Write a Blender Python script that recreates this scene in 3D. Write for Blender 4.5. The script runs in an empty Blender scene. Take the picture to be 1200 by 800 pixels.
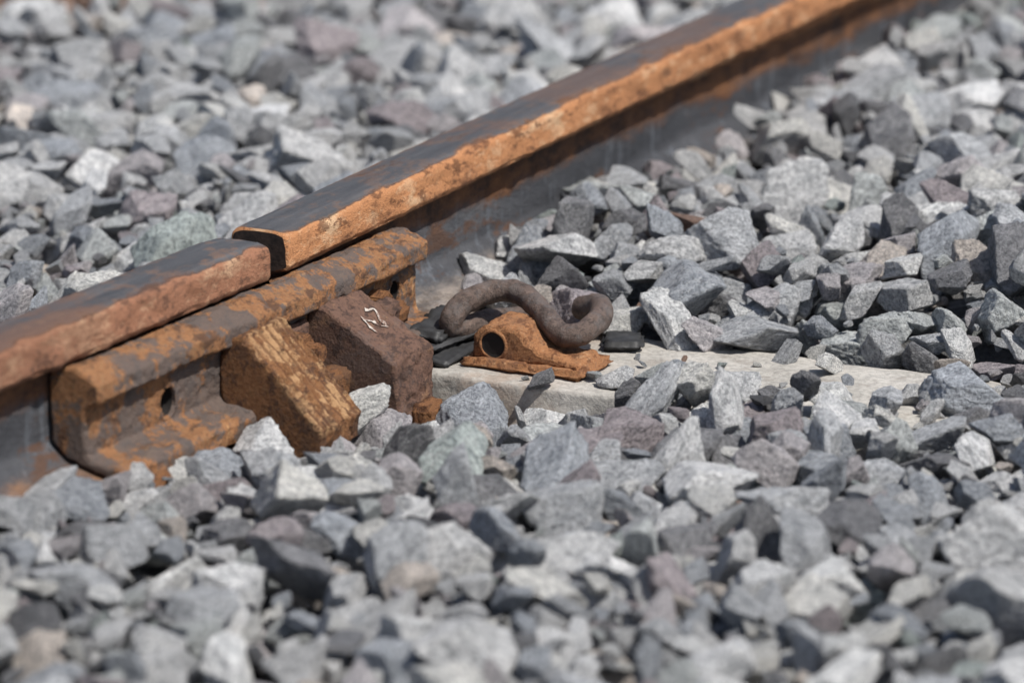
import bpy, bmesh, math, random
import numpy as np
from mathutils import Vector, Matrix, noise, Euler

random.seed(7); rng = np.random.default_rng(11)
scene = bpy.context.scene
col = scene.collection

# ------------------------------------------------------------------ camera
e = math.radians(14.5); ph = math.radians(26.4)
Rv = Vector((math.cos(ph), math.sin(ph), 0))
Hv = Vector((-math.sin(ph), math.cos(ph), 0))
Fv = Hv*math.cos(e) - Vector((0, 0, math.sin(e)))
Uv = Hv*math.sin(e) + Vector((0, 0, math.cos(e)))
J = Vector((0.036, 0.0, 0.168))
A = J + Rv*0.242 - Uv*0.109
C = A - Fv*6.0
cam_d = bpy.data.cameras.new("camera"); cam = bpy.data.objects.new("camera", cam_d); col.objects.link(cam)
m = Matrix((Rv, Uv, -Fv)).transposed().to_4x4(); m.translation = C
cam.matrix_world = m
cam_d.lens = 200; cam_d.sensor_width = 36; cam_d.clip_end = 2000; cam_d.clip_start = 0.05
cam_d.dof.use_dof = True; cam_d.dof.focus_distance = 6.10; cam_d.dof.aperture_fstop = 3.9
scene.camera = cam

# ------------------------------------------------------------------ light
EL = math.radians(57)
S = Vector((1.0, -0.20, 0)).normalized()*math.cos(EL) + Vector((0, 0, math.sin(EL)))
sd = bpy.data.lights.new("sun", 'SUN'); sd.energy = 5.0; sd.angle = math.radians(0.53); sd.color = (1.0, 0.97, 0.92)
so = bpy.data.objects.new("sun", sd); col.objects.link(so); so.rotation_euler = S.to_track_quat('Z', 'Y').to_euler()
so.location = (3, -3, 6)
w = bpy.data.worlds.new("World"); scene.world = w; w.use_nodes = True
nt = w.node_tree; bg = nt.nodes["Background"]
sky = nt.nodes.new("ShaderNodeTexSky"); sky.sky_type = 'NISHITA'; sky.sun_disc = False
sky.sun_elevation = EL; sky.sun_rotation = math.atan2(S.x, S.y)
sky.dust_density = 2.0
nt.links.new(sky.outputs[0], bg.inputs[0]); bg.inputs[1].default_value = 0.105
scene.view_settings.view_transform = 'Standard'; scene.view_settings.look = 'None'; scene.view_settings.exposure = 0

# ------------------------------------------------------------------ node helper
class NT:
    def __init__(s, name):
        s.m = bpy.data.materials.new(name); s.m.use_nodes = True
        s.t = s.m.node_tree; s.b = s.t.nodes["Principled BSDF"]
    def n(s, typ, **kw):
        nd = s.t.nodes.new(typ)
        for k, v in kw.items(): setattr(nd, k, v)
        return nd
    def link(s, a, b): s.t.links.new(a, b)
    def setin(s, sock, v):
        if isinstance(v, bpy.types.NodeSocket): s.link(v, sock)
        else: sock.default_value = v
    def math(s, op, a, b=0.0, clamp=False):
        nd = s.n("ShaderNodeMath", operation=op); nd.use_clamp = clamp
        s.setin(nd.inputs[0], a); s.setin(nd.inputs[1], b); return nd.outputs[0]
    def mul(s, a, b): return s.math('MULTIPLY', a, b)
    def mr(s, v, a, b, c=0.0, d=1.0):
        nd = s.n("ShaderNodeMapRange"); nd.interpolation_type = 'SMOOTHSTEP'
        s.setin(nd.inputs[0], v)
        for i, q in enumerate((a, b, c, d)): nd.inputs[i+1].default_value = q
        return nd.outputs[0]
    def mix(s, f, a, b, mode='MIX'):
        nd = s.n("ShaderNodeMix", data_type='RGBA', blend_type=mode)
        s.setin(nd.inputs[0], f)
        for i, v in ((6, a), (7, b)):
            if isinstance(v, tuple): v = (*v, 1.0) if len(v) == 3 else v
            s.setin(nd.inputs[i], v)
        return nd.outputs[2]
    def noise(s, vec, scale, detail=4, rough=0.6, sc=None):
        if sc:
            mp = s.n("ShaderNodeMapping"); s.link(vec, mp.inputs[0]); mp.inputs[3].default_value = sc; vec = mp.outputs[0]
        nd = s.n("ShaderNodeTexNoise"); s.link(vec, nd.inputs[0]); nd.inputs["Scale"].default_value = scale
        nd.inputs["Detail"].default_value = detail; nd.inputs["Roughness"].default_value = rough
        return nd.outputs[0]
    def ramp(s, v, stops):
        nd = s.n("ShaderNodeValToRGB"); s.link(v, nd.inputs[0]); el = nd.color_ramp.elements
        while len(el) < len(stops): el.new(0.5)
        for q, (p, c) in zip(el, stops): q.position = p; q.color = (*c, 1)
        return nd.outputs[0]
    def bump(s, h, strength, dist):
        nd = s.n("ShaderNodeBump"); nd.inputs["Strength"].default_value = strength; nd.inputs["Distance"].default_value = dist
        s.link(h, nd.inputs["Height"]); s.link(nd.outputs[0], s.b.inputs["Normal"])

def objco(M): return M.n("ShaderNodeTexCoord").outputs["Object"]

# ------------------------------------------------------------------ materials
def rust_mat(name, dark, mid, light, scale=30, steel=0.0, steelcol=(0.06, 0.055, 0.055), pits=1.0, rough=0.8, thr=0.5, ribs=False, darkamt=0.8):
    M = NT(name); co = objco(M)
    n1 = M.noise(co, scale, 8, 0.72); n2 = M.noise(co, scale*0.35, 7, 0.68); n3 = M.noise(co, scale*7, 4, 0.75); n4 = M.noise(co, scale*1.9, 7, 0.75, (1.3, 0.7, 1))
    c = M.ramp(n1, [(0.36, dark), (0.46, mid), (0.55, mid), (0.66, light)])
    c = M.mix(M.mr(n2, 0.46, 0.54), c, M.ramp(n3, [(0.36, tuple(0.5*(a+b) for a, b in zip(dark, mid))), (0.52, mid), (0.68, light)]))
    c = M.mix(M.mul(M.mr(n4, 0.52, 0.58), darkamt), c, dark)
    c = M.mix(M.mul(M.mr(n3, 0.52, 0.62), 0.6), c, dark)
    if steel > 0:
        ns = M.noise(co, scale*0.6, 9, 0.75)
        c = M.mix(M.mul(M.mr(ns, thr, thr+0.04), steel), c, steelcol)
    if ribs:
        sp = M.n("ShaderNodeSeparateXYZ"); M.link(co, sp.inputs[0])
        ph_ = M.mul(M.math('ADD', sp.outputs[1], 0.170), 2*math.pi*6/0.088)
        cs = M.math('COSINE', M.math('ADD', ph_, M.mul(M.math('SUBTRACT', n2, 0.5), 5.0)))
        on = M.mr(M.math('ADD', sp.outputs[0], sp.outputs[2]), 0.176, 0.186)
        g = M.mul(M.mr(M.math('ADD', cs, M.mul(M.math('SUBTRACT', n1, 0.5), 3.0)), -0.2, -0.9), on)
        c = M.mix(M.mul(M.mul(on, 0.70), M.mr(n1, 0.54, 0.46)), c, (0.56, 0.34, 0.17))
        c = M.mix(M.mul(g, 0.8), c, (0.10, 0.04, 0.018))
        c = M.mix(M.mul(M.mr(n4, 0.54, 0.60), 0.6), c, (0.09, 0.045, 0.028))
    M.link(c, M.b.inputs["Base Color"]); M.b.inputs["Roughness"].default_value = rough
    M.b.inputs["Specular IOR Level"].default_value = 0.3
    h = M.math('ADD', M.math('ADD', n1, M.mul(n3, 0.5)), M.mul(n4, 0.7))
    M.bump(h, pits, 0.006)
    return M.m

def rail_mat(name, side_dark, side_mid, side_light, browntop, left=False):
    M = NT(name); co = objco(M)
    sep = M.n("ShaderNodeSeparateXYZ"); M.link(co, sep.inputs[0]); x, y, z = sep.outputs
    geo = M.n("ShaderNodeNewGeometry"); sn = M.n("ShaderNodeSeparateXYZ"); M.link(geo.outputs["Normal"], sn.inputs[0]); nz = sn.outputs[2]
    n1 = M.noise(co, 20, 9, 0.72, (1, 0.40, 1)); n2 = M.noise(co, 6, 8, 0.70, (1, 0.5, 1.5)); n3 = M.noise(co, 230, 4, 0.75)
    n5 = M.noise(co, 38, 8, 0.75, (1, 0.5, 1))
    side = M.ramp(n1, [(0.36, side_dark), (0.44, side_mid), (0.54, side_mid), (0.64, side_light)])
    side = M.mix(M.mul(M.mr(n2, 0.52, 0.57), 0.6), side, tuple(0.55*a+0.45*b for a, b in zip(side_mid, side_dark)))
    side = M.mix(M.mul(M.mr(n5, 0.55, 0.59), 0.75), side, tuple(0.8*q for q in side_dark))
    side = M.mix(M.mul(M.mr(n5, 0.46, 0.38), 0.5), side, side_light)
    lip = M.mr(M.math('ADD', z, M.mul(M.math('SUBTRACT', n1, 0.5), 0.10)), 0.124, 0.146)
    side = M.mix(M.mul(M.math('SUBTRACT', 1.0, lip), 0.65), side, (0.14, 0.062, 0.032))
    side = M.mix(M.mul(M.mr(n3, 0.53, 0.64), 0.40), side, side_dark)
    st = M.noise(co, 60, 7, 0.75, (1.0, 0.06, 1))
    steel = M.ramp(st, [(0.3, (0.055, 0.052, 0.053)), (0.55, (0.10, 0.095, 0.095)), (0.75, (0.18, 0.168, 0.165))])
    steel = M.mix(M.mul(M.mr(n2, 0.48, 0.56), browntop), steel, (0.17, 0.092, 0.058))
    steel = M.mix(M.mul(M.mr(n5, 0.54, 0.60), browntop*0.7), steel, (0.23, 0.13, 0.078))
    topm = M.mr(M.math('ADD', nz, M.mul(M.math('SUBTRACT', n1, 0.5), 0.9)), 0.76, 0.96)
    topm = M.mul(topm, M.mr(z, 0.150, 0.158))
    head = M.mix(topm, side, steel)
    drip = M.noise(co, 45, 6, 0.65, (1, 1, 0.14))
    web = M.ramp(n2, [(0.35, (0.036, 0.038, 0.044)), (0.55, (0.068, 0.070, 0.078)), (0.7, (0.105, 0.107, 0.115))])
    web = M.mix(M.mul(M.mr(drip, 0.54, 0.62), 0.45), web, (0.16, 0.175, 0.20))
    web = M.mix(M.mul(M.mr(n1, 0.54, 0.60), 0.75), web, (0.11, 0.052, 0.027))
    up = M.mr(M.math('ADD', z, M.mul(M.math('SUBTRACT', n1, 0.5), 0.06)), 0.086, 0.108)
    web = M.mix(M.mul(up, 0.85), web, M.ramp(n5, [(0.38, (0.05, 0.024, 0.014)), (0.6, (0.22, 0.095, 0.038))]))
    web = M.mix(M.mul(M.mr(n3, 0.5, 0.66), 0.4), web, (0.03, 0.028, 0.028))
    dust = M.mr(M.math('ADD', z, M.mul(M.math('SUBTRACT', n1, 0.5), 0.07)), 0.018, 0.042, 1.0, 0.0)
    dcol = ((0.12, 0.06, 0.035), (0.34, 0.18, 0.09)) if left else ((0.14, 0.105, 0.08), (0.38, 0.32, 0.27))
    web = M.mix(M.mul(dust, 0.85), web, M.ramp(n5, [(0.40, dcol[0]), (0.56, dcol[1])]))
    hm = M.mr(z, 0.126, 0.132)
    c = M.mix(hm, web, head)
    M.link(c, M.b.inputs["Base Color"])
    M.link(M.mul(topm, 0.25), M.b.inputs["Metallic"])
    M.link(M.mr(topm, 0, 1, 0.85, 0.46), M.b.inputs["Roughness"])
    M.b.inputs["Specular IOR Level"].default_value = 0.3
    h = M.math('ADD', M.math('ADD', n1, M.mul(n3, 0.4)), M.mul(n5, 0.6))
    h = M.mul(h, M.mr(topm, 0, 1, 1.0, 0.3))
    M.bump(h, 1.0, 0.006)
    return M.m

def stone_mat():
    M = NT("crushed_stone"); co0 = objco(M)
    at = M.n("ShaderNodeAttribute", attribute_type='INSTANCER', attribute_name="tint")
    oi = M.n("ShaderNodeObjectInfo")
    vm = M.n("ShaderNodeVectorMath", operation='ADD'); M.link(co0, vm.inputs[0])
    cm = M.n("ShaderNodeCombineXYZ"); r = M.mul(oi.outputs["Random"], 90.0)
    for i in range(3): M.link(r, cm.inputs[i])
    M.link(cm.outputs[0], vm.inputs[1]); co = vm.outputs[0]
    n2 = M.noise(co, 9, 5, 0.8)
    nl = M.noise(co, 1.9, 4, 0.65, (1, 1, 3.5))
    c = M.mix(1.0, at.outputs["Color"], M.ramp(nl, [(0.34, (0.66, 0.67, 0.68)), (0.5, (1, 1, 1)), (0.66, (1.22, 1.21, 1.20))]), 'MULTIPLY')
    c = M.mix(1.0, c, M.ramp(n2, [(0.38, (0.50, 0.50, 0.51)), (0.5, (1, 1, 1)), (0.62, (1.38, 1.38, 1.36))]), 'MULTIPLY')
    vein = M.mul(M.mr(M.math('ABSOLUTE', M.math('SUBTRACT', nl, 0.52)), 0.0, 0.02, 1.0, 0.0), M.mr(oi.outputs["Random"], 0.6, 0.7))
    c = M.mix(M.mul(vein, 0.45), c, (0.70, 0.69, 0.67))
    M.link(c, M.b.inputs["Base Color"]); M.b.inputs["Roughness"].default_value = 0.68
    M.b.inputs["Specular IOR Level"].default_value = 0.5
    M.bump(n2, 1.0, 0.008)
    return M.m

def ground_mat():
    M = NT("fine_ballast_bed"); co = objco(M)
    v = M.n("ShaderNodeTexVoronoi"); M.link(co, v.inputs[0]); v.inputs["Scale"].default_value = 26
    n = M.noise(co, 90, 5, 0.7)
    c = M.ramp(v.outputs["Color"], [(0.0, (0.08, 0.08, 0.082)), (0.5, (0.17, 0.17, 0.17)), (1, (0.28, 0.27, 0.26))])
    c = M.mix(1.0, c, M.ramp(n, [(0.3, (0.5, 0.5, 0.5)), (0.7, (1.2, 1.2, 1.2))]), 'MULTIPLY')
    M.link(c, M.b.inputs["Base Color"]); M.b.inputs["Roughness"].default_value = 0.95
    M.bump(M.math('SUBTRACT', n, v.outputs["Distance"]), 1.0, 0.02)
    return M.m

def concrete_mat():
    M = NT("weathered_concrete"); co = objco(M)
    n1 = M.noise(co, 8, 8, 0.65); n2 = M.noise(co, 130, 5, 0.75); n3 = M.noise(co, 22, 7, 0.7)
    c = M.ramp(n1, [(0.3, (0.33, 0.31, 0.275)), (0.55, (0.44, 0.415, 0.375)), (0.75, (0.52, 0.495, 0.455))])
    c = M.mix(1.0, c, M.ramp(n2, [(0.35, (0.70, 0.70, 0.70)), (0.6, (1.1, 1.1, 1.1))]), 'MULTIPLY')
    c = M.mix(M.mul(M.mr(n3, 0.53, 0.64), 0.5), c, (0.22, 0.19, 0.16))
    sep = M.n("ShaderNodeSeparateXYZ"); M.link(co, sep.inputs[0])
    near = M.mr(M.math('ADD', sep.outputs[0], M.mul(n3, 0.15)), 0.26, 0.40, 1.0, 0.0)
    c = M.mix(M.mul(M.mul(near, M.mr(n1, 0.42, 0.55)), 0.5), c, (0.27, 0.16, 0.09))
    M.link(c, M.b.inputs["Base Color"]); M.b.inputs["Roughness"].default_value = 0.9
    M.bump(M.math('ADD', n2, n3), 0.6, 0.004)
    return M.m

def plain_mat(name, c, rough=0.7, var=0.3, scale=60):
    M = NT(name); co = objco(M); n = M.noise(co, scale, 5, 0.65)
    cc = M.ramp(n, [(0.3, tuple(q*(1-var) for q in c)), (0.7, tuple(q*(1+var) for q in c))])
    M.link(cc, M.b.inputs["Base Color"]); M.b.inputs["Roughness"].default_value = rough
    M.bump(n, 0.5, 0.002); return M.m

def chalk_mat():
    M = NT("worn_chalk_on_rust"); co = objco(M); n = M.noise(co, 260, 4, 0.75)
    c = M.mix(M.mr(n, 0.44, 0.54), (0.20, 0.12, 0.09), (0.50, 0.45, 0.40))
    M.link(c, M.b.inputs["Base Color"]); M.b.inputs["Roughness"].default_value = 0.95; return M.m

mat_railR = rail_mat("rusty_rail_steel", (0.16, 0.068, 0.033), (0.47, 0.215, 0.095), (0.64, 0.42, 0.25), 0.5)
mat_railL = rail_mat("brown_worn_rail_steel", (0.105, 0.052, 0.034), (0.31, 0.145, 0.083), (0.50, 0.31, 0.19), 0.8, True)
mat_end = plain_mat("rail_end_gap_shade", (0.035, 0.021, 0.015), 0.9, 0.6, 80)  # gap shade painted into the colour of the rail end faces
mat_bar = rust_mat("fishplate_rust", (0.075, 0.040, 0.026), (0.31, 0.145, 0.063), (0.54, 0.32, 0.15), 26, 0.85, (0.105, 0.090, 0.084), 1.0, 0.72, 0.48)
mat_b1 = rust_mat("orange_rust_iron", (0.08, 0.036, 0.018), (0.23, 0.102, 0.042), (0.40, 0.21, 0.09), 34, 0.5, (0.085, 0.05, 0.034), 1.0, 0.82, 0.50, True)
mat_b2 = rust_mat("dark_brown_rust_iron", (0.055, 0.033, 0.026), (0.165, 0.092, 0.065), (0.31, 0.175, 0.10), 30, 0.4, (0.135, 0.10, 0.088), 1.0, 0.74, 0.53)
mat_bolt = rust_mat("bolt_rust", (0.08, 0.035, 0.02), (0.28, 0.125, 0.052), (0.48, 0.26, 0.11), 60)
mat_sh = rust_mat("shoulder_rust", (0.14, 0.055, 0.024), (0.39, 0.18, 0.078), (0.55, 0.34, 0.19), 45, 0.35, (0.14, 0.08, 0.055), 0.9, 0.85, 0.51)
mat_clip = rust_mat("clip_rusty_steel", (0.060, 0.045, 0.038), (0.14, 0.10, 0.082), (0.25, 0.18, 0.145), 60, 0.4, (0.14, 0.13, 0.125), 0.7, 0.46, 0.52)
mat_rub = plain_mat("black_rubber", (0.026, 0.026, 0.027), 0.6, 0.5, 40)
mat_dark = plain_mat("painted_hole_shade", (0.012, 0.009, 0.008), 0.95)  # near-black colour paints the shade inside the bolt holes and clip socket
mat_chalk = chalk_mat()
mat_conc = concrete_mat(); mat_stone = stone_mat(); mat_ground = ground_mat()

# ------------------------------------------------------------------ geometry helpers
def round_poly(pts, step=0.004):
    out = []; n = len(pts)
    for i in range(n):
        p0 = Vector(pts[i-1][:2]); p = Vector(pts[i][:2]); p1 = Vector(pts[(i+1) % n][:2]); r = pts[i][2]
        a = (p0-p); b = (p1-p); la, lb = a.length, b.length; a.normalize(); b.normalize()
        if r <= 0: out.append(p); continue
        ang = a.angle(b); t = min(r/max(math.tan(ang/2), 1e-4), la*0.48, lb*0.48)
        s0 = p + a*t; s1 = p + b*t
        for k in range(5):
            u = k/4; out.append((1-u)**2*s0 + 2*u*(1-u)*p + u*u*s1)
    dense = []
    for i in range(len(out)):
        a = out[i]; b = out[(i+1) % len(out)]; L = (b-a).length
        if L < 1e-6: continue
        k = max(1, int(L/step))
        for j in range(k): dense.append(a + (b-a)*(j/k))
    return dense

def link_obj(name, me, mat, parent=None):
    ob = bpy.data.objects.new(name, me); col.objects.link(ob)
    if mat: me.materials.append(mat)
    if parent: ob.parent = parent
    return ob

def sweep(name, prof, ys, mat, disp=None, zoff=None, bev=0.002, parent=None, skip=None, endmat=None):
    n = len(prof); verts = []; faces = []
    ys = list(ys)
    ys2 = sorted([ys[0]] + [ys[0]+bev*0.3, ys[0]+bev] + ys[1:-1] + [ys[-1]-bev, ys[-1]-bev*0.3] + [ys[-1]])
    M = len(ys2)
    nrm = []
    for i in range(n):
        t = prof[(i+1) % n]-prof[i-1]; q = Vector((t.y, -t.x)); q.normalize(); nrm.append(q)
    area = sum(prof[i].x*prof[(i+1) % n].y-prof[(i+1) % n].x*prof[i].y for i in range(n))
    sg = 1 if area > 0 else -1
    for j, y in enumerate(ys2):
        inset = 0
        if j in (0, M-1): inset = bev
        elif j in (1, M-2): inset = bev*0.4
        zo = zoff(y) if zoff else 0
        for i, p in enumerate(prof):
            q = nrm[i]*sg; d = -inset
            if disp: d += disp(p.x, y, p.y, q)
            verts.append((p.x+q.x*d, y, p.y+q.y*d+zo))
    for j in range(M-1):
        for i in range(n):
            i2 = (i+1) % n
            if skip:
                c = (0.5*(prof[i].x+prof[i2].x), 0.5*(ys2[j]+ys2[j+1]), 0.5*(prof[i].y+prof[i2].y))
                if skip(*c): continue
            f = (j*n+i, j*n+i2, (j+1)*n+i2, (j+1)*n+i)
            faces.append(f if sg < 0 else f[::-1])
    for j in (0, M-1):
        base = len(verts); verts += [verts[j*n+i] for i in range(n)]
        f = list(range(base, base+n))
        faces.append(f if (j == 0) == (sg > 0) else f[::-1])
    me = bpy.data.meshes.new(name); me.from_pydata(verts, [], faces); me.validate(); me.update()
    bm = bmesh.new(); bm.from_mesh(me); bmesh.ops.recalc_face_normals(bm, faces=bm.faces)
    ng = [f for f in bm.faces if len(f.verts) > 4]
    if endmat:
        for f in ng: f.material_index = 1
    if ng: bmesh.ops.triangulate(bm, faces=ng)
    bm.to_mesh(me); bm.free()
    me.polygons.foreach_set("use_smooth", [True]*len(me.polygons))
    ob = link_obj(name, me, mat, parent)
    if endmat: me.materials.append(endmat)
    return ob

def nz3(x, y, z, s): return noise.noise(Vector((x*s, y*s, z*s)))
def rgh(x, y, z, s=1.0):
    a = 0.0013*nz3(x, y, z, 30)+0.0010*nz3(x+1, y, z, 75)+0.0007*nz3(x, y+1, z, 170)
    p = nz3(x+5, y, z, 110)
    if p > 0.25: a -= 0.004*(p-0.25)
    return s*a

def empty(name, loc=(0, 0, 0)):
    o = bpy.data.objects.new(name, None); col.objects.link(o); o.location = loc; o.empty_display_size = 0.1; return o

def bm_box(name, x0, x1, y0, y1, z0, z1, mat, parent=None, bev=0.003, rough=1.0, rot=None, sub=0.004):
    bm = bmesh.new(); bmesh.ops.create_cube(bm, size=1)
    for v in bm.verts: v.co = Vector((v.co.x*(x1-x0), v.co.y*(y1-y0), v.co.z*(z1-z0)))
    bmesh.ops.bevel(bm, geom=list(bm.edges), offset=bev, segments=2, affect='EDGES')
    for _ in range(4):
        es = [ed for ed in bm.edges if ed.calc_length() > sub*1.6]
        if not es or len(bm.verts) > 20000: break
        bmesh.ops.subdivide_edges(bm, edges=es, cuts=1, use_grid_fill=True)
    bm.normal_update()
    for v in bm.verts: v.co += v.normal*rgh(v.co.x+x0*7, v.co.y+y0*3, v.co.z, rough)
    if rot: bmesh.ops.rotate(bm, verts=bm.verts, matrix=Euler(rot).to_matrix())
    bmesh.ops.translate(bm, verts=bm.verts, vec=((x0+x1)/2, (y0+y1)/2, (z0+z1)/2))
    bmesh.ops.triangulate(bm, faces=[f for f in bm.faces if len(f.verts) > 4])
    me = bpy.data.meshes.new(name); bm.to_mesh(me); bm.free()
    me.polygons.foreach_set("use_smooth", [True]*len(me.polygons))
    return link_obj(name, me, mat, parent)

def tube(name, pts, rad, mat, parent=None, seg=24, per=12, wob=0.0008):
    P = [Vector(p) for p in pts]; path = []
    for i in range(len(P)-1):
        p0 = P[max(i-1, 0)]; p1 = P[i]; p2 = P[i+1]; p3 = P[min(i+2, len(P)-1)]
        for k in range(per):
            t = k/per
            path.append(0.5*((2*p1)+(p2-p0)*t+(2*p0-5*p1+4*p2-p3)*t*t+(-p0+3*p1-3*p2+p3)*t**3))
    path.append(P[-1])
    bm = bmesh.new(); rings = []; up = Vector((0.1, 0.2, 1)).normalized()
    for i, c in enumerate(path):
        t = (path[min(i+1, len(path)-1)]-path[max(i-1, 0)]).normalized()
        a = (up - t*up.dot(t)).normalized(); b = t.cross(a); up = a
        ed = min(i, len(path)-1-i); rr = rad*(0.78 if ed == 0 else 0.93 if ed == 1 else 1.0)
        ring = []
        for k in range(seg):
            an = 2*math.pi*k/seg; d = a*math.cos(an)+b*math.sin(an)
            q = c + d*rr; q += d*(wob*2*nz3(q.x, q.y, q.z, 60)+wob*nz3(q.x, q.y, q.z, 160)); ring.append(bm.verts.new(q))
        rings.append(ring)
    for i in range(len(rings)-1):
        for k in range(seg):
            bm.faces.new((rings[i][k], rings[i][(k+1) % seg], rings[i+1][(k+1) % seg], rings[i+1][k]))
    bm.faces.new(rings[0][::-1]); bm.faces.new(rings[-1])
    bmesh.ops.recalc_face_normals(bm, faces=bm.faces)
    me = bpy.data.meshes.new(name); bm.to_mesh(me); bm.free()
    me.polygons.foreach_set("use_smooth", [True]*len(me.polygons))
    return link_obj(name, me, mat, parent)

def hexnut(name, x0, x1, y, z, r, mat, parent, sides=6, rot=0.2, bev=0.0018):
    bm = bmesh.new()
    bmesh.ops.create_cone(bm, cap_ends=True, segments=sides, radius1=r, radius2=r, depth=x1-x0)
    bmesh.ops.bevel(bm, geom=list(bm.edges), offset=bev, segments=2, affect='EDGES')
    bmesh.ops.rotate(bm, verts=bm.verts, matrix=Euler((0, 0, rot)).to_matrix())
    bmesh.ops.rotate(bm, verts=bm.verts, matrix=Euler((0, math.pi/2, 0)).to_matrix())
    bmesh.ops.translate(bm, verts=bm.verts, vec=((x0+x1)/2, y, z))
    me = bpy.data.meshes.new(name); bm.to_mesh(me); bm.free()
    return link_obj(name, me, mat, parent)

# ------------------------------------------------------------------ rails
half = [(0.0, 0.172, 0), (0.020, 0.1712, 0.02), (0.0355, 0.166, 0.010), (0.0375, 0.134, 0.003), (0.034, 0.1285, 0.002), (0.0095, 0.121, 0.008),
        (0.0085, 0.045, 0.012), (0.030, 0.026, 0.02), (0.0745, 0.013, 0.002), (0.075, 0.0, 0.002)]
prof = half + [(-x, z, r) for x, z, r in half[::-1][:-1]]
rprof = round_poly(prof, 0.0035)

def rail_disp(seed, amp):
    def f(x, y, z, q):
        d = 0
        if z > 0.125:
            side = abs(q.x)
            d += side*amp*(0.0012*nz3(x+seed, y*0.5, z, 30)+0.0008*nz3(x+seed, y, z, 110))
            if side > 0.5:
                p = nz3(seed, y*0.6, z*1.2, 45)
                if p > 0.15: d -= amp*0.0045*min(p-0.15, 0.3)
            if z < 0.150 and side > 0.3: d += amp*0.0026*nz3(seed, y, 0, 38)
        else:
            d += amp*0.0006*nz3(x+seed, y, z, 60)
        return d
    return f
def yl(a, b):
    out = [a]; y = a; sg = 1 if b > a else -1
    while (b-y)*sg > 0:
        st = 0.005 if abs(y) < 2.0 else 0.08
        y += sg*st; out.append(y)
    return out
zr = lambda y: 0.018*3*(1-math.exp(-abs(y)/3))
zl = lambda y: 0.0145*3*(1-math.exp(-abs(y)/3))
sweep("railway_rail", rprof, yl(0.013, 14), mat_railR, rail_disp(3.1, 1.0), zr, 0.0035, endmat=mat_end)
base_l = rail_disp(9.7, 1.3)
def left_disp(x, y, z, q):
    d = base_l(x, y, z, q)
    if z > 0.125:
        t = max(0, 1+(y+0.022)/0.06)
        d -= 0.0045*t*t*max(q.y, 0)
        if abs(q.x) > 0.3: d += 0.0010*t
    return d
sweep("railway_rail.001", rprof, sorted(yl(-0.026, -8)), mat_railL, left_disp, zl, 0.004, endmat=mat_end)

# ------------------------------------------------------------------ joint assembly
joint = empty("rail_joint_fishplate")
bar = [(0.012, 0.116, 0.003), (0.030, 0.1235, 0.003), (0.043, 0.1235, 0.004), (0.068, 0.110, 0.006), (0.069, 0.091, 0.005),
       (0.056, 0.087, 0.004), (0.053, 0.082, 0.005), (0.053, 0.036, 0.005), (0.058, 0.031, 0.004), (0.092, 0.027, 0.005),
       (0.097, 0.020, 0.004), (0.097, 0.000, 0.005), (0.080, -0.002, 0.003), (0.078, 0.015, 0.002), (0.030, 0.030, 0.004), (0.012, 0.048, 0.004)]
bprof = round_poly(bar, 0.0026)
holes = [(-0.277, 0.055, 0.0155), (0.222, 0.062, 0.013)]
def bskip(x, y, z):
    if x < 0.0515: return False
    for hy, hz, hr in holes:
        if (y-hy)**2+(z-hz)**2 < (hr*0.98)**2: return True
    return False
def bdisp(x, y, z, q):
    d = rgh(x, y*0.7, z, 1.3)+(0.0026*nz3(2, y, z, 14) if z > 0.08 else 0.001*nz3(7, y, z, 20))
    if z < 0.035 and x > 0.06: d -= 0.005*max(0, nz3(11, y, 0, 24))
    return d
zb = lambda y: -0.004*y if y > 0 else 0.0125*(-y)
ys = list(np.arange(-0.44, 0.2751, 0.003))
sweep("fishplate_bar", bprof, ys, mat_bar, bdisp, zb, 0.004, joint, bskip)
def collar(nm, y, z, r, x):
    seg = 28
    def mk(nm2, spec, mt, cap):
        bm = bmesh.new(); rings = []
        for (rr, xx) in spec:
            rings.append([bm.verts.new((xx+0.0008*nz3(k, y, rr, 3), y+rr*math.cos(2*math.pi*k/seg), z+rr*1.1*math.sin(2*math.pi*k/seg))) for k in range(seg)])
        for i in range(len(rings)-1):
            for k in range(seg): bm.faces.new((rings[i][k], rings[i][(k+1) % seg], rings[i+1][(k+1) % seg], rings[i+1][k]))
        if cap: bm.faces.new(rings[-1])
        bmesh.ops.recalc_face_normals(bm, faces=bm.faces)
        me = bpy.data.meshes.new(nm2); bm.to_mesh(me); bm.free(); me.polygons.foreach_set("use_smooth", [True]*len(me.polygons))
        link_obj(nm2, me, mt, joint)
    mk(nm, ((r*1.30, x-0.004), (r*1.22, x+0.0008), (r*1.02, x+0.0006), (r*0.95, x-0.001), (r*0.95, x-0.003)), mat_bar, False)
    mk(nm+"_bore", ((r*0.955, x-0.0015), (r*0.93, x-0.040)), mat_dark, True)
for i, (hy, hz, hr) in enumerate(holes): collar("bolt_hole_%d" % i, hy, hz+zb(hy), hr, 0.053)

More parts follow.
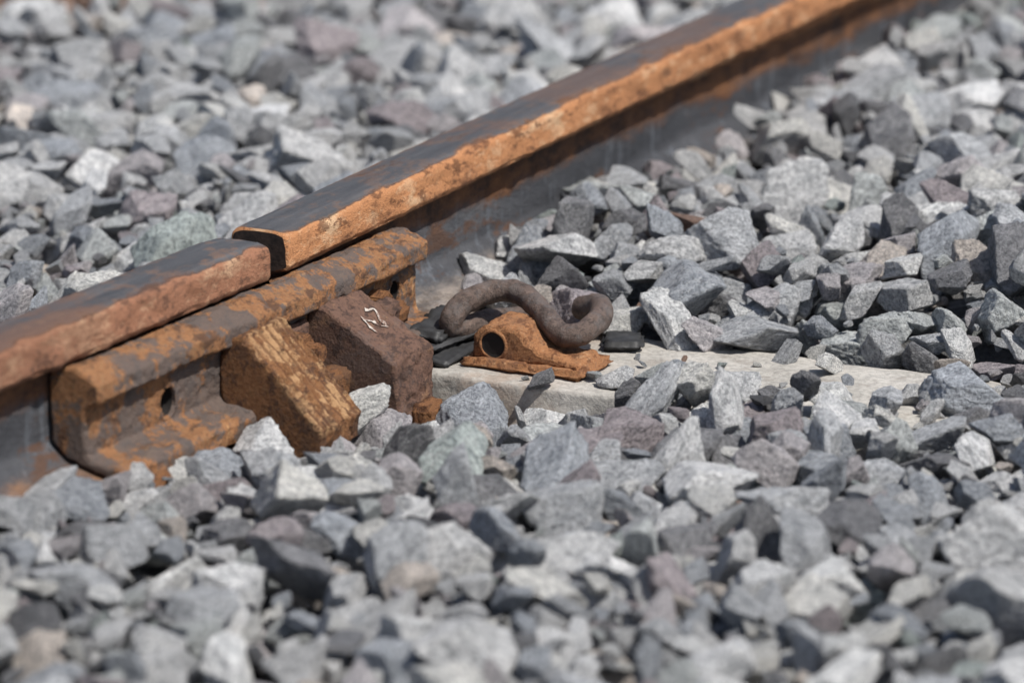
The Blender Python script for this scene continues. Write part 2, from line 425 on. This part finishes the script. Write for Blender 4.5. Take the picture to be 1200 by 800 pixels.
b1 = [(0.052, 0.070, 0.004), (0.060, 0.100, 0.006), (0.082, 0.105, 0.005), (0.174, 0.016, 0.005), (0.168, -0.012, 0.006), (0.120, -0.035, 0.005), (0.060, -0.040, 0.004)]
p1 = round_poly(b1, 0.0028)
def d1(x, y, z, q):
    d = rgh(x, y, z, 1.9)
    if q.x > 0.5 and q.y > 0.5:
        t = (y+0.170)/0.088
        if 0.04 < t < 0.97: d += -0.0050*(0.5-0.5*math.cos(t*2*math.pi*6+1.2*nz3(x, y, z, 25)))**0.7*(0.7+0.6*nz3(x, y, z, 30))
        d += 0.0012*nz3(x*0.3, y*3, z*0.3, 60)+0.0018*nz3(x, y, z, 140)
    return d
sweep("ribbed_clamp_lug", p1, list(np.arange(-0.170, -0.0815, 0.0015)), mat_b1, d1, None, 0.0035, joint)
b2 = [(0.052, 0.070, 0.005), (0.055, 0.094, 0.005), (0.074, 0.092, 0.006), (0.158, 0.041, 0.006), (0.164, -0.050, 0.005), (0.060, -0.050, 0.004)]
p2 = round_poly(b2, 0.003)
d2 = lambda x, y, z, q: rgh(x+4, y, z, 2.0)
sweep("square_clamp_lug", p2, list(np.arange(0.020, 0.108, 0.0025)), mat_b2, d2, None, 0.0035, joint)
bm_box("lug_toe", 0.158, 0.184, 0.050, 0.095, -0.05, -0.012, mat_bolt, joint, 0.005, 1.5)
bm_box("wedge_key", 0.088, 0.114, -0.076, 0.010, 0.002, 0.036, mat_b1, joint, 0.004, 1.5)
bm_box("wedge_key_upper", 0.070, 0.096, 0.112, 0.156, 0.030, 0.075, mat_b2, joint, 0.005, 1.5, rot=(0, 0.3, 0.1))
bm_box("end_stop", 0.084, 0.128, 0.118, 0.165, 0.002, 0.030, mat_b1, joint, 0.006, 1.8)
bm_box("backing_plate", 0.049, 0.062, -0.075, 0.012, 0.040, 0.080, mat_b2, joint, 0.003, 1.2)
bm_box("wedge_spacer", 0.062, 0.084, 0.155, 0.200, 0.034, 0.062, mat_bolt, joint, 0.006, 1.5, rot=(0.1, 0.2, 0))
bm_box("scale_flake", 0.088, 0.106, -0.405, -0.355, -0.004, 0.012, mat_bolt, joint, 0.004, 2.0, rot=(0.05, 0.2, 0.1))
hexnut("bolt_nut", 0.058, 0.084, -0.035, 0.058, 0.020, mat_bolt, joint)
hexnut("bolt_shank", 0.082, 0.102, -0.035, 0.058, 0.011, mat_bolt, joint, 18)
hexnut("bolt_nut_far", 0.050, 0.072, 0.170, 0.060, 0.017, mat_bolt, joint, rot=0.4)
def stroke(name, pts, wdt=0.0018):
    sl = (0.041-0.092)/(0.158-0.074); bm = bmesh.new()
    nrm = Vector((-sl, 0, 1)).normalized(); vs = []; dense = []
    for (a, b) in zip(pts[:-1], pts[1:]):
        for k in range(8): t = k/8; dense.append((a[0]+(b[0]-a[0])*t, a[1]+(b[1]-a[1])*t))
    dense.append(pts[-1])
    for i, (x, y) in enumerate(dense):
        x2, y2 = dense[min(i+1, len(dense)-1)]; x1, y1 = dense[max(i-1, 0)]
        t = Vector((x2-x1, y2-y1)).normalized(); n = Vector((-t.y, t.x)); w2 = wdt*(0.8+0.7*nz3(x, y, 0, 200))
        for s in (-1, 1):
            X = x+n.x*w2*s; Y = y+n.y*w2*s; Z = 0.092+(X-0.074)*sl
            vs.append(bm.verts.new(Vector((X, Y, Z))+nrm*(0.0014+d2(X, Y, Z, nrm))))
    for i in range(len(dense)-1): bm.faces.new((vs[2*i], vs[2*i+1], vs[2*i+3], vs[2*i+2]))
    bmesh.ops.recalc_face_normals(bm, faces=bm.faces)
    me = bpy.data.meshes.new(name); bm.to_mesh(me); bm.free(); link_obj(name, me, mat_chalk, joint)
stroke("chalk_mark", [(0.122, 0.048), (0.100, 0.058), (0.121, 0.074), (0.099, 0.085), (0.093, 0.077)])

# ------------------------------------------------------------------ sleeper
sl_prof = [(-0.145, -0.16, 0.004), (-0.120, -0.002, 0.008), (0.120, -0.002, 0.008), (0.145, -0.16, 0.004)]
SY = 0.268
pp = round_poly(sl_prof, 0.006)
sl = sweep("concrete_sleeper", pp, list(np.arange(-0.6, 1.95, 0.010)), mat_conc, lambda x, y, z, q: 0.0022*nz3(x, y, z, 14)+0.0010*nz3(x, y, z, 70)-0.006*max(0, nz3(x, y, z, 40)-0.3), None, 0.004)
me = sl.data
for v in me.vertices: v.co = Vector((v.co.y, SY-v.co.x, v.co.z))

# ------------------------------------------------------------------ clip, shoulder, pads
fast = empty("rail_fastening_clip")
Cp = [(0.150, 0.345, 0.016), (0.128, 0.300, 0.020), (0.116, 0.248, 0.020), (0.115, 0.236, 0.034), (0.121, 0.256, 0.050), (0.142, 0.286, 0.058), (0.172, 0.290, 0.058),
      (0.214, 0.262, 0.047), (0.248, 0.234, 0.034), (0.270, 0.236, 0.036), (0.276, 0.272, 0.044), (0.254, 0.320, 0.046), (0.220, 0.335, 0.036)]
tube("spring_clip", Cp, 0.0128, mat_clip, fast)
bm_box("shoulder_base", 0.150, 0.298, 0.182, 0.270, -0.004, 0.008, mat_sh, fast, 0.005, 2.2)
shp = [(0.157, 0.004, 0.003), (0.161, 0.030, 0.008), (0.176, 0.045, 0.010), (0.212, 0.044, 0.008), (0.240, 0.021, 0.010), (0.284, 0.012, 0.006), (0.288, 0.004, 0.002)]
ps = round_poly(shp, 0.003)
HX, HZ = 0.186, 0.0235
sweep("shoulder_casting", ps, list(np.arange(0.197, 0.263, 0.003)), mat_sh, lambda x, y, z, q: rgh(x, y, z, 2.0), None, 0.005, fast)
bm = bmesh.new(); seg = 36; rings = []
for rr, yy in ((0.0185, 0.206), (0.0180, 0.1975), (0.0165, 0.1950), (0.0145, 0.1948), (0.0135, 0.197)):
    ring = []
    for k in range(seg):
        a = 2*math.pi*k/seg; x_ = HX+rr*math.cos(a); z_ = HZ+rr*0.95*math.sin(a); dd = 1+0.12*nz3(HX+0.02*math.cos(a), 0, HZ+0.02*math.sin(a), 60)
        ring.append(bm.verts.new((HX+(x_-HX)*dd, yy+0.0012*nz3(x_, yy, z_, 90), max(0.002, HZ+(z_-HZ)*dd))))
    rings.append(ring)
for i in range(len(rings)-1):
    for k in range(seg): bm.faces.new((rings[i][k], rings[i][(k+1) % seg], rings[i+1][(k+1) % seg], rings[i+1][k]))
bmesh.ops.recalc_face_normals(bm, faces=bm.faces)
me = bpy.data.meshes.new("socket_boss"); bm.to_mesh(me); bm.free(); me.polygons.foreach_set("use_smooth", [True]*len(me.polygons)); link_obj("socket_boss", me, mat_sh, fast)
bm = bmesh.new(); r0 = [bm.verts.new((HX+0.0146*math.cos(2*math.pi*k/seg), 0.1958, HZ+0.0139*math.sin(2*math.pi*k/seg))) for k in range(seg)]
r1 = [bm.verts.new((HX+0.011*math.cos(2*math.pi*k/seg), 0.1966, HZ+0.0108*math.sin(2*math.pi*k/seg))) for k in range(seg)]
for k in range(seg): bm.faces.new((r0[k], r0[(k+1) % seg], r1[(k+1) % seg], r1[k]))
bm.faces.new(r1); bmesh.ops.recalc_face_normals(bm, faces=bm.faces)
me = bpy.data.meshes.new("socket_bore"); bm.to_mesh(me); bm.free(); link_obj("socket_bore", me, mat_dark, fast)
bm_box("rubber_pad_lower", 0.078, 0.142, 0.165, 0.30, -0.001, 0.007, mat_rub, fast, 0.002, 1.8, rot=(0.0, 0.03, 0.06))
bm_box("rubber_pad_middle", 0.080, 0.130, 0.185, 0.29, 0.008, 0.016, mat_rub, fast, 0.003, 2.5, rot=(0.02, -0.06, -0.16))
bm_box("insulator_block", 0.072, 0.114, 0.20, 0.30, 0.017, 0.029, mat_rub, fast, 0.004, 2.5, rot=(0.03, 0.14, 0.10))
bm_box("rubber_pad_far", 0.250, 0.296, 0.31, 0.37, 0.0, 0.009, mat_rub, fast, 0.004, 2.2, rot=(0, 0.0, 0.4))

# ------------------------------------------------------------------ gravel
X0, X1, Y0, Y1, CS = -2.5, 2.2, -1.8, 3.9, 0.006
nx = int((X1-X0)/CS); ny = int((Y1-Y0)/CS)
gx = X0+(np.arange(nx)+0.5)*CS; gy = Y0+(np.arange(ny)+0.5)*CS
GX, GY = np.meshgrid(gx, gy)
def sm(v, a, b):
    t = np.clip((v-a)/(b-a), 0, 1); return t*t*(3-2*t)
def level(x, y):
    x = np.asarray(x, float); y = np.asarray(y, float)
    s = 0.010 + 0.012*np.sin(x*5.1+1.3)*np.sin(y*4.3+0.6)+0.008*np.sin(x*13+y*9)
    s += 0.045*sm(y, 0.36, 0.58)*sm(x, 0.0, 0.06)
    s += 0.012*sm(y, 0.40, 0.55)*sm(x, 0.0, 0.04)*(1-sm(x, 0.12, 0.2))
    s += 0.020*sm(y, 0.3, 0.6)*sm(x, 0.3, 0.6)
    s += 0.018*sm(-x, 0.0, 0.05)
    s += 0.030*sm(x, 0.62, 0.9)*sm(y, -0.1, 0.2)
    s += 0.014*sm(x, 0.33, 0.45)*sm(y, -0.15, 0.05)*(1-sm(y, 0.25, 0.3))
    s -= 0.055*np.exp(-(((x-0.22)/0.13)**2+((y-0.06)/0.13)**2))
    s -= 0.026*np.exp(-(((x-0.18)/0.10)**2+((y+0.12)/0.12)**2))
    s += 0.022*sm(-y, 0.22, 0.42)*sm(x, 0.02, 0.06)*(1-sm(x, 0.25, 0.5))
    return s
LV = level(GX, GY)
H = LV-0.066
slm = (np.abs(GY-SY) < 0.125)
H = np.where(slm, np.maximum(H, -0.002), H)
ax = np.abs(GX)
foot = 0.010+(0.070-ax)/0.045*0.012
H = np.where(ax < 0.070, np.maximum(H, foot), H)
H = np.where(ax < 0.008, 10, H)
inb = (GX > 0)&(GX < 0.085)&(GY > -0.43)&(GY < 0.27); H = np.where(inb, 10, H)
for (a, b, c, d) in ((0.0, 0.158, -0.160, -0.092), (0.0, 0.154, 0.032, 0.102), (0.0, 0.176, 0.057, 0.088), (0.0, 0.12, 0.11, 0.15), (0.0, 0.10, -0.07, 0.0)):
    H = np.where((GX > a)&(GX < b)&(GY > c)&(GY < d), 10, H)
LIM = LV.copy()
lo = 0.140+0.040*sm(GX, 0.30, 0.38)+0.018*np.sin(GX*31+1)+0.02*np.sin(GX*13)*sm(GX, 0.3, 0.4)
clear = (GX > 0.05)&(GX < 0.65+0.05*np.sin(GY*40))&(GY > lo)&(GY < 0.370+0.022*np.sin(GX*31))
LIM = np.where(clear, -1, LIM)
kern = {}
def getk(n):
    if n not in kern:
        a = np.arange(-n, n+1)/(n+0.5); xx, yy = np.meshgrid(a, a); r2 = xx*xx+yy*yy
        kern[n] = (np.sqrt(np.clip(1-r2, 0, 1)), np.where(r2 < 1, 0, -1e3))
    return kern[n]
P = []
def drop(num, smin, smax, slack, extra, region=None):
    u = rng.random((num, 6))
    for i in range(num):
        if region: x = region[0]+u[i, 0]*(region[1]-region[0]); y = region[2]+u[i, 1]*(region[3]-region[2])
        else: x = X0+0.05+u[i, 0]*(X1-X0-0.1); y = Y0+0.05+u[i, 1]*(Y1-Y0-0.1)
        s = smin+(smax-smin)*u[i, 2]**1.7; c = 0.56*s
        n = max(1, int(0.80*s/CS)); k, neg = getk(n)
        ix = int((x-X0)/CS); iy = int((y-Y0)/CS)
        if ix-n < 0 or iy-n < 0 or ix+n+1 > nx or iy+n+1 > ny: continue
        lim = LIM[iy, ix]
        if lim < -0.5: continue
        pa = H[iy-n:iy+n+1, ix-n:ix+n+1]
        zc = (pa+c*k+neg).max()-slack*c
        if zc > lim+extra*u[i, 3]-0.012: continue
        np.maximum(pa, zc+c*k+neg, out=pa)
        P.append((x, y, zc, s))
drop(19000, 0.030, 0.052, 0.26, 0.026)
drop(70000, 0.019, 0.037, 0.26, 0.024)
drop(55000, 0.012, 0.021, 0.25, 0.018)
drop(45000, 0.006, 0.012, 0.2, 0.014, (-1.6, 1.3, -1.2, 2.6))
for (x, y, s) in ((0.345, 0.185, 0.024), (0.36, 0.375, 0.030), (0.25, 0.385, 0.03), (0.310, 0.195, 0.012), (0.46, 0.36, 0.02), (0.20, 0.385, 0.034),
                  (0.48, 0.205, 0.016), (0.56, 0.30, 0.010), (0.27, 0.150, 0.014), (0.41, 0.30, 0.006), (0.33, 0.27, 0.007), (0.52, 0.34, 0.018), (0.50, 0.26, 0.005),
                  (0.385, 0.245, 0.004), (0.44, 0.325, 0.005), (0.36, 0.31, 0.004), (0.58, 0.23, 0.012), (0.31, 0.30, 0.005), (0.24, 0.165, 0.004), (0.40, 0.20, 0.020)):
    P.append((x, y, 0.42*s-0.001, s))
P = np.array(P); N = len(P); print("stones", N)

nvar = 40
stones = bpy.data.collections.new("gravel_stone_shapes")
def ico(sub):
    b = bmesh.new(); bmesh.ops.create_icosphere(b, subdivisions=sub, radius=1.0)
    d = np.array([v.co[:] for v in b.verts]); d /= np.linalg.norm(d, axis=1)[:, None]
    f = [[v.index for v in q.verts] for q in b.faces]; b.free(); return d, f
dirs, ifaces = ico(5)
for k in range(nvar):
    r = np.random.default_rng(300+k); npl = r.integers(6, 11)
    nn = r.normal(size=(npl, 3)); nn /= np.linalg.norm(nn, axis=1)[:, None]
    for _ in range(3):
        dd = nn[:, None]-nn[None]; q = (dd**2).sum(2)+0.05; nn += 0.05*(dd/q[..., None]).sum(1); nn /= np.linalg.norm(nn, axis=1)[:, None]
    dist = r.uniform(0.46, 0.92, npl)
    ne = r.integers(2, 7); ex = r.normal(size=(ne, 3)); ex /= np.linalg.norm(ex, axis=1)[:, None]
    nn = np.vstack([nn, ex]); dist = np.concatenate([dist, r.uniform(0.84, 1.05, ne)])
    dots = dirs@nn.T; rad = np.where(dots > 0.05, dist/np.maximum(dots, 0.05), 9.0)
    rr = np.minimum(rad.min(1), 1.45); which = rad.argmin(1)
    V = dirs*rr[:, None]
    off = Vector((k*3.7, k*1.3, 0))
    out = np.empty_like(V); lay = Vector(r.normal(size=3)).normalized(); la = r.uniform(0.02, 0.06) if r.random() < 0.5 else 0.0
    for i in range(len(V)):
        v = Vector(V[i]); nb = v+off
        d = 0.030*noise.noise(nb*2.0)+0.024*noise.noise(nb*4.5)+0.024*noise.noise(nb*9)+0.018*noise.noise(nb*18)
        fo = Vector((which[i]*5.1, 0, 0)); d += 0.055*noise.noise(nb*1.4+fo)+0.02*noise.noise(nb*5+fo)
        d += la*(((v.dot(lay)*4+1.0*noise.noise(nb*2)) % 1.0)-0.5)
        out[i] = V[i]*(1+d)
    asp = np.array([1.0, r.uniform(0.60, 0.90), r.uniform(0.40, 0.72)])
    out *= asp; out *= 1.20/np.abs(out).max()
    me = bpy.data.meshes.new("gravel_stone_%02d" % k); me.from_pydata(out.tolist(), [], ifaces); me.update()
    me.polygons.foreach_set("use_smooth", [True]*len(me.polygons)); me.materials.append(mat_stone)
    stones.objects.link(bpy.data.objects.new("gravel_stone_%02d" % k, me))

pal = np.array([(0.57, 0.57, 0.57), (0.45, 0.46, 0.475), (0.35, 0.37, 0.40), (0.47, 0.49, 0.485), (0.48, 0.45, 0.46), (0.65, 0.64, 0.61), (0.20, 0.20, 0.21), (0.74, 0.74, 0.73), (0.33, 0.29, 0.30), (0.56, 0.50, 0.45), (0.36, 0.40, 0.385), (0.12, 0.12, 0.126)])
pr = np.array([0.21, 0.19, 0.13, 0.07, 0.07, 0.10, 0.07, 0.08, 0.05, 0.02, 0.015, 0.02]); pr /= pr.sum()
tint = np.minimum(pal[rng.choice(len(pal), N, p=pr)]*rng.uniform(0.86, 1.2, (N, 1)), 0.80)
rusty = (np.hypot(P[:, 0]+1.28, P[:, 1]-1.72) < 0.22)&(rng.random(N) < 0.6)
rusty |= (rng.random(N) < 0.0025)
tint[rusty] = np.array([0.33, 0.21, 0.155])*rng.uniform(0.7, 1.3, (rusty.sum(), 1))
rot = np.stack([rng.normal(0, 0.5, N), rng.normal(0, 0.5, N), rng.uniform(0, 6.283, N)], 1)
flip = rng.random(N) < 0.5; rot[flip, 0] += math.pi
scl = P[:, 3:4]*np.stack([rng.uniform(0.95, 1.25, N), rng.uniform(0.85, 1.15, N), rng.uniform(0.9, 1.3, N)], 1)
me = bpy.data.meshes.new("gravel_ballast"); me.from_pydata(P[:, :3].tolist(), [], [])
def attr(nm, typ, data, key):
    a = me.attributes.new(nm, typ, 'POINT'); a.data.foreach_set(key, np.ascontiguousarray(data).ravel())
attr("rot", 'FLOAT_VECTOR', rot.astype(np.float32), "vector"); attr("scl", 'FLOAT_VECTOR', scl.astype(np.float32), "vector")
attr("vid", 'INT', rng.integers(0, nvar, N).astype(np.int32), "value")
attr("tint", 'FLOAT_COLOR', np.concatenate([tint, np.ones((N, 1))], 1).astype(np.float32), "color")
gob = bpy.data.objects.new("gravel_ballast", me); col.objects.link(gob)
ng = bpy.data.node_groups.new("scatter_gravel", 'GeometryNodeTree')
ng.interface.new_socket("Geometry", in_out='INPUT', socket_type='NodeSocketGeometry'); ng.interface.new_socket("Geometry", in_out='OUTPUT', socket_type='NodeSocketGeometry')
gi = ng.nodes.new("NodeGroupInput"); go = ng.nodes.new("NodeGroupOutput"); iop = ng.nodes.new("GeometryNodeInstanceOnPoints")
ci = ng.nodes.new("GeometryNodeCollectionInfo"); ci.inputs[0].default_value = stones; ci.inputs["Separate Children"].default_value = True; ci.inputs["Reset Children"].default_value = True
def na(nm, t):
    q = ng.nodes.new("GeometryNodeInputNamedAttribute"); q.data_type = t; q.inputs[0].default_value = nm; return q.outputs[0]
L = ng.links
L.new(gi.outputs[0], iop.inputs["Points"]); L.new(ci.outputs[0], iop.inputs["Instance"]); iop.inputs["Pick Instance"].default_value = True
L.new(na("vid", 'INT'), iop.inputs["Instance Index"])
er = ng.nodes.new("FunctionNodeEulerToRotation"); L.new(na("rot", 'FLOAT_VECTOR'), er.inputs[0]); L.new(er.outputs[0], iop.inputs["Rotation"])
L.new(na("scl", 'FLOAT_VECTOR'), iop.inputs["Scale"]); L.new(iop.outputs[0], go.inputs[0])
md = gob.modifiers.new("scatter", 'NODES'); md.node_group = ng

# ------------------------------------------------------------------ ground
def axis(a, b):
    inner = np.arange(a, b+0.001, 0.05); d = np.array([0.3, 1, 3, 8, 20, 60, 200])
    return np.concatenate([a-d[::-1], inner, b+d])
xs = axis(X0, X1); ysg = axis(Y0, Y1)
gxx, gyy = np.meshgrid(xs, ysg)
inside = sm(gxx, X0-0.3, X0+0.1)*sm(-gxx, -X1-0.3, -X1+0.1)*sm(gyy, Y0-0.3, Y0+0.1)*sm(-gyy, -Y1-0.3, -Y1+0.1)
zz = (level(gxx, gyy)-0.056)*inside + (-0.005)*(1-inside)
zz = np.where((np.abs(gyy-SY) < 0.17), np.minimum(zz, -0.05), zz)
zz = np.where((np.abs(gxx) < 0.12), np.minimum(zz, -0.03), zz)
V = np.stack([gxx.ravel(), gyy.ravel(), zz.ravel()], 1); w_ = len(xs)
F = [(j*w_+i, j*w_+i+1, (j+1)*w_+i+1, (j+1)*w_+i) for j in range(len(ysg)-1) for i in range(w_-1)]
me = bpy.data.meshes.new("ground"); me.from_pydata(V.tolist(), [], F); me.update(); link_obj("ground", me, mat_ground)
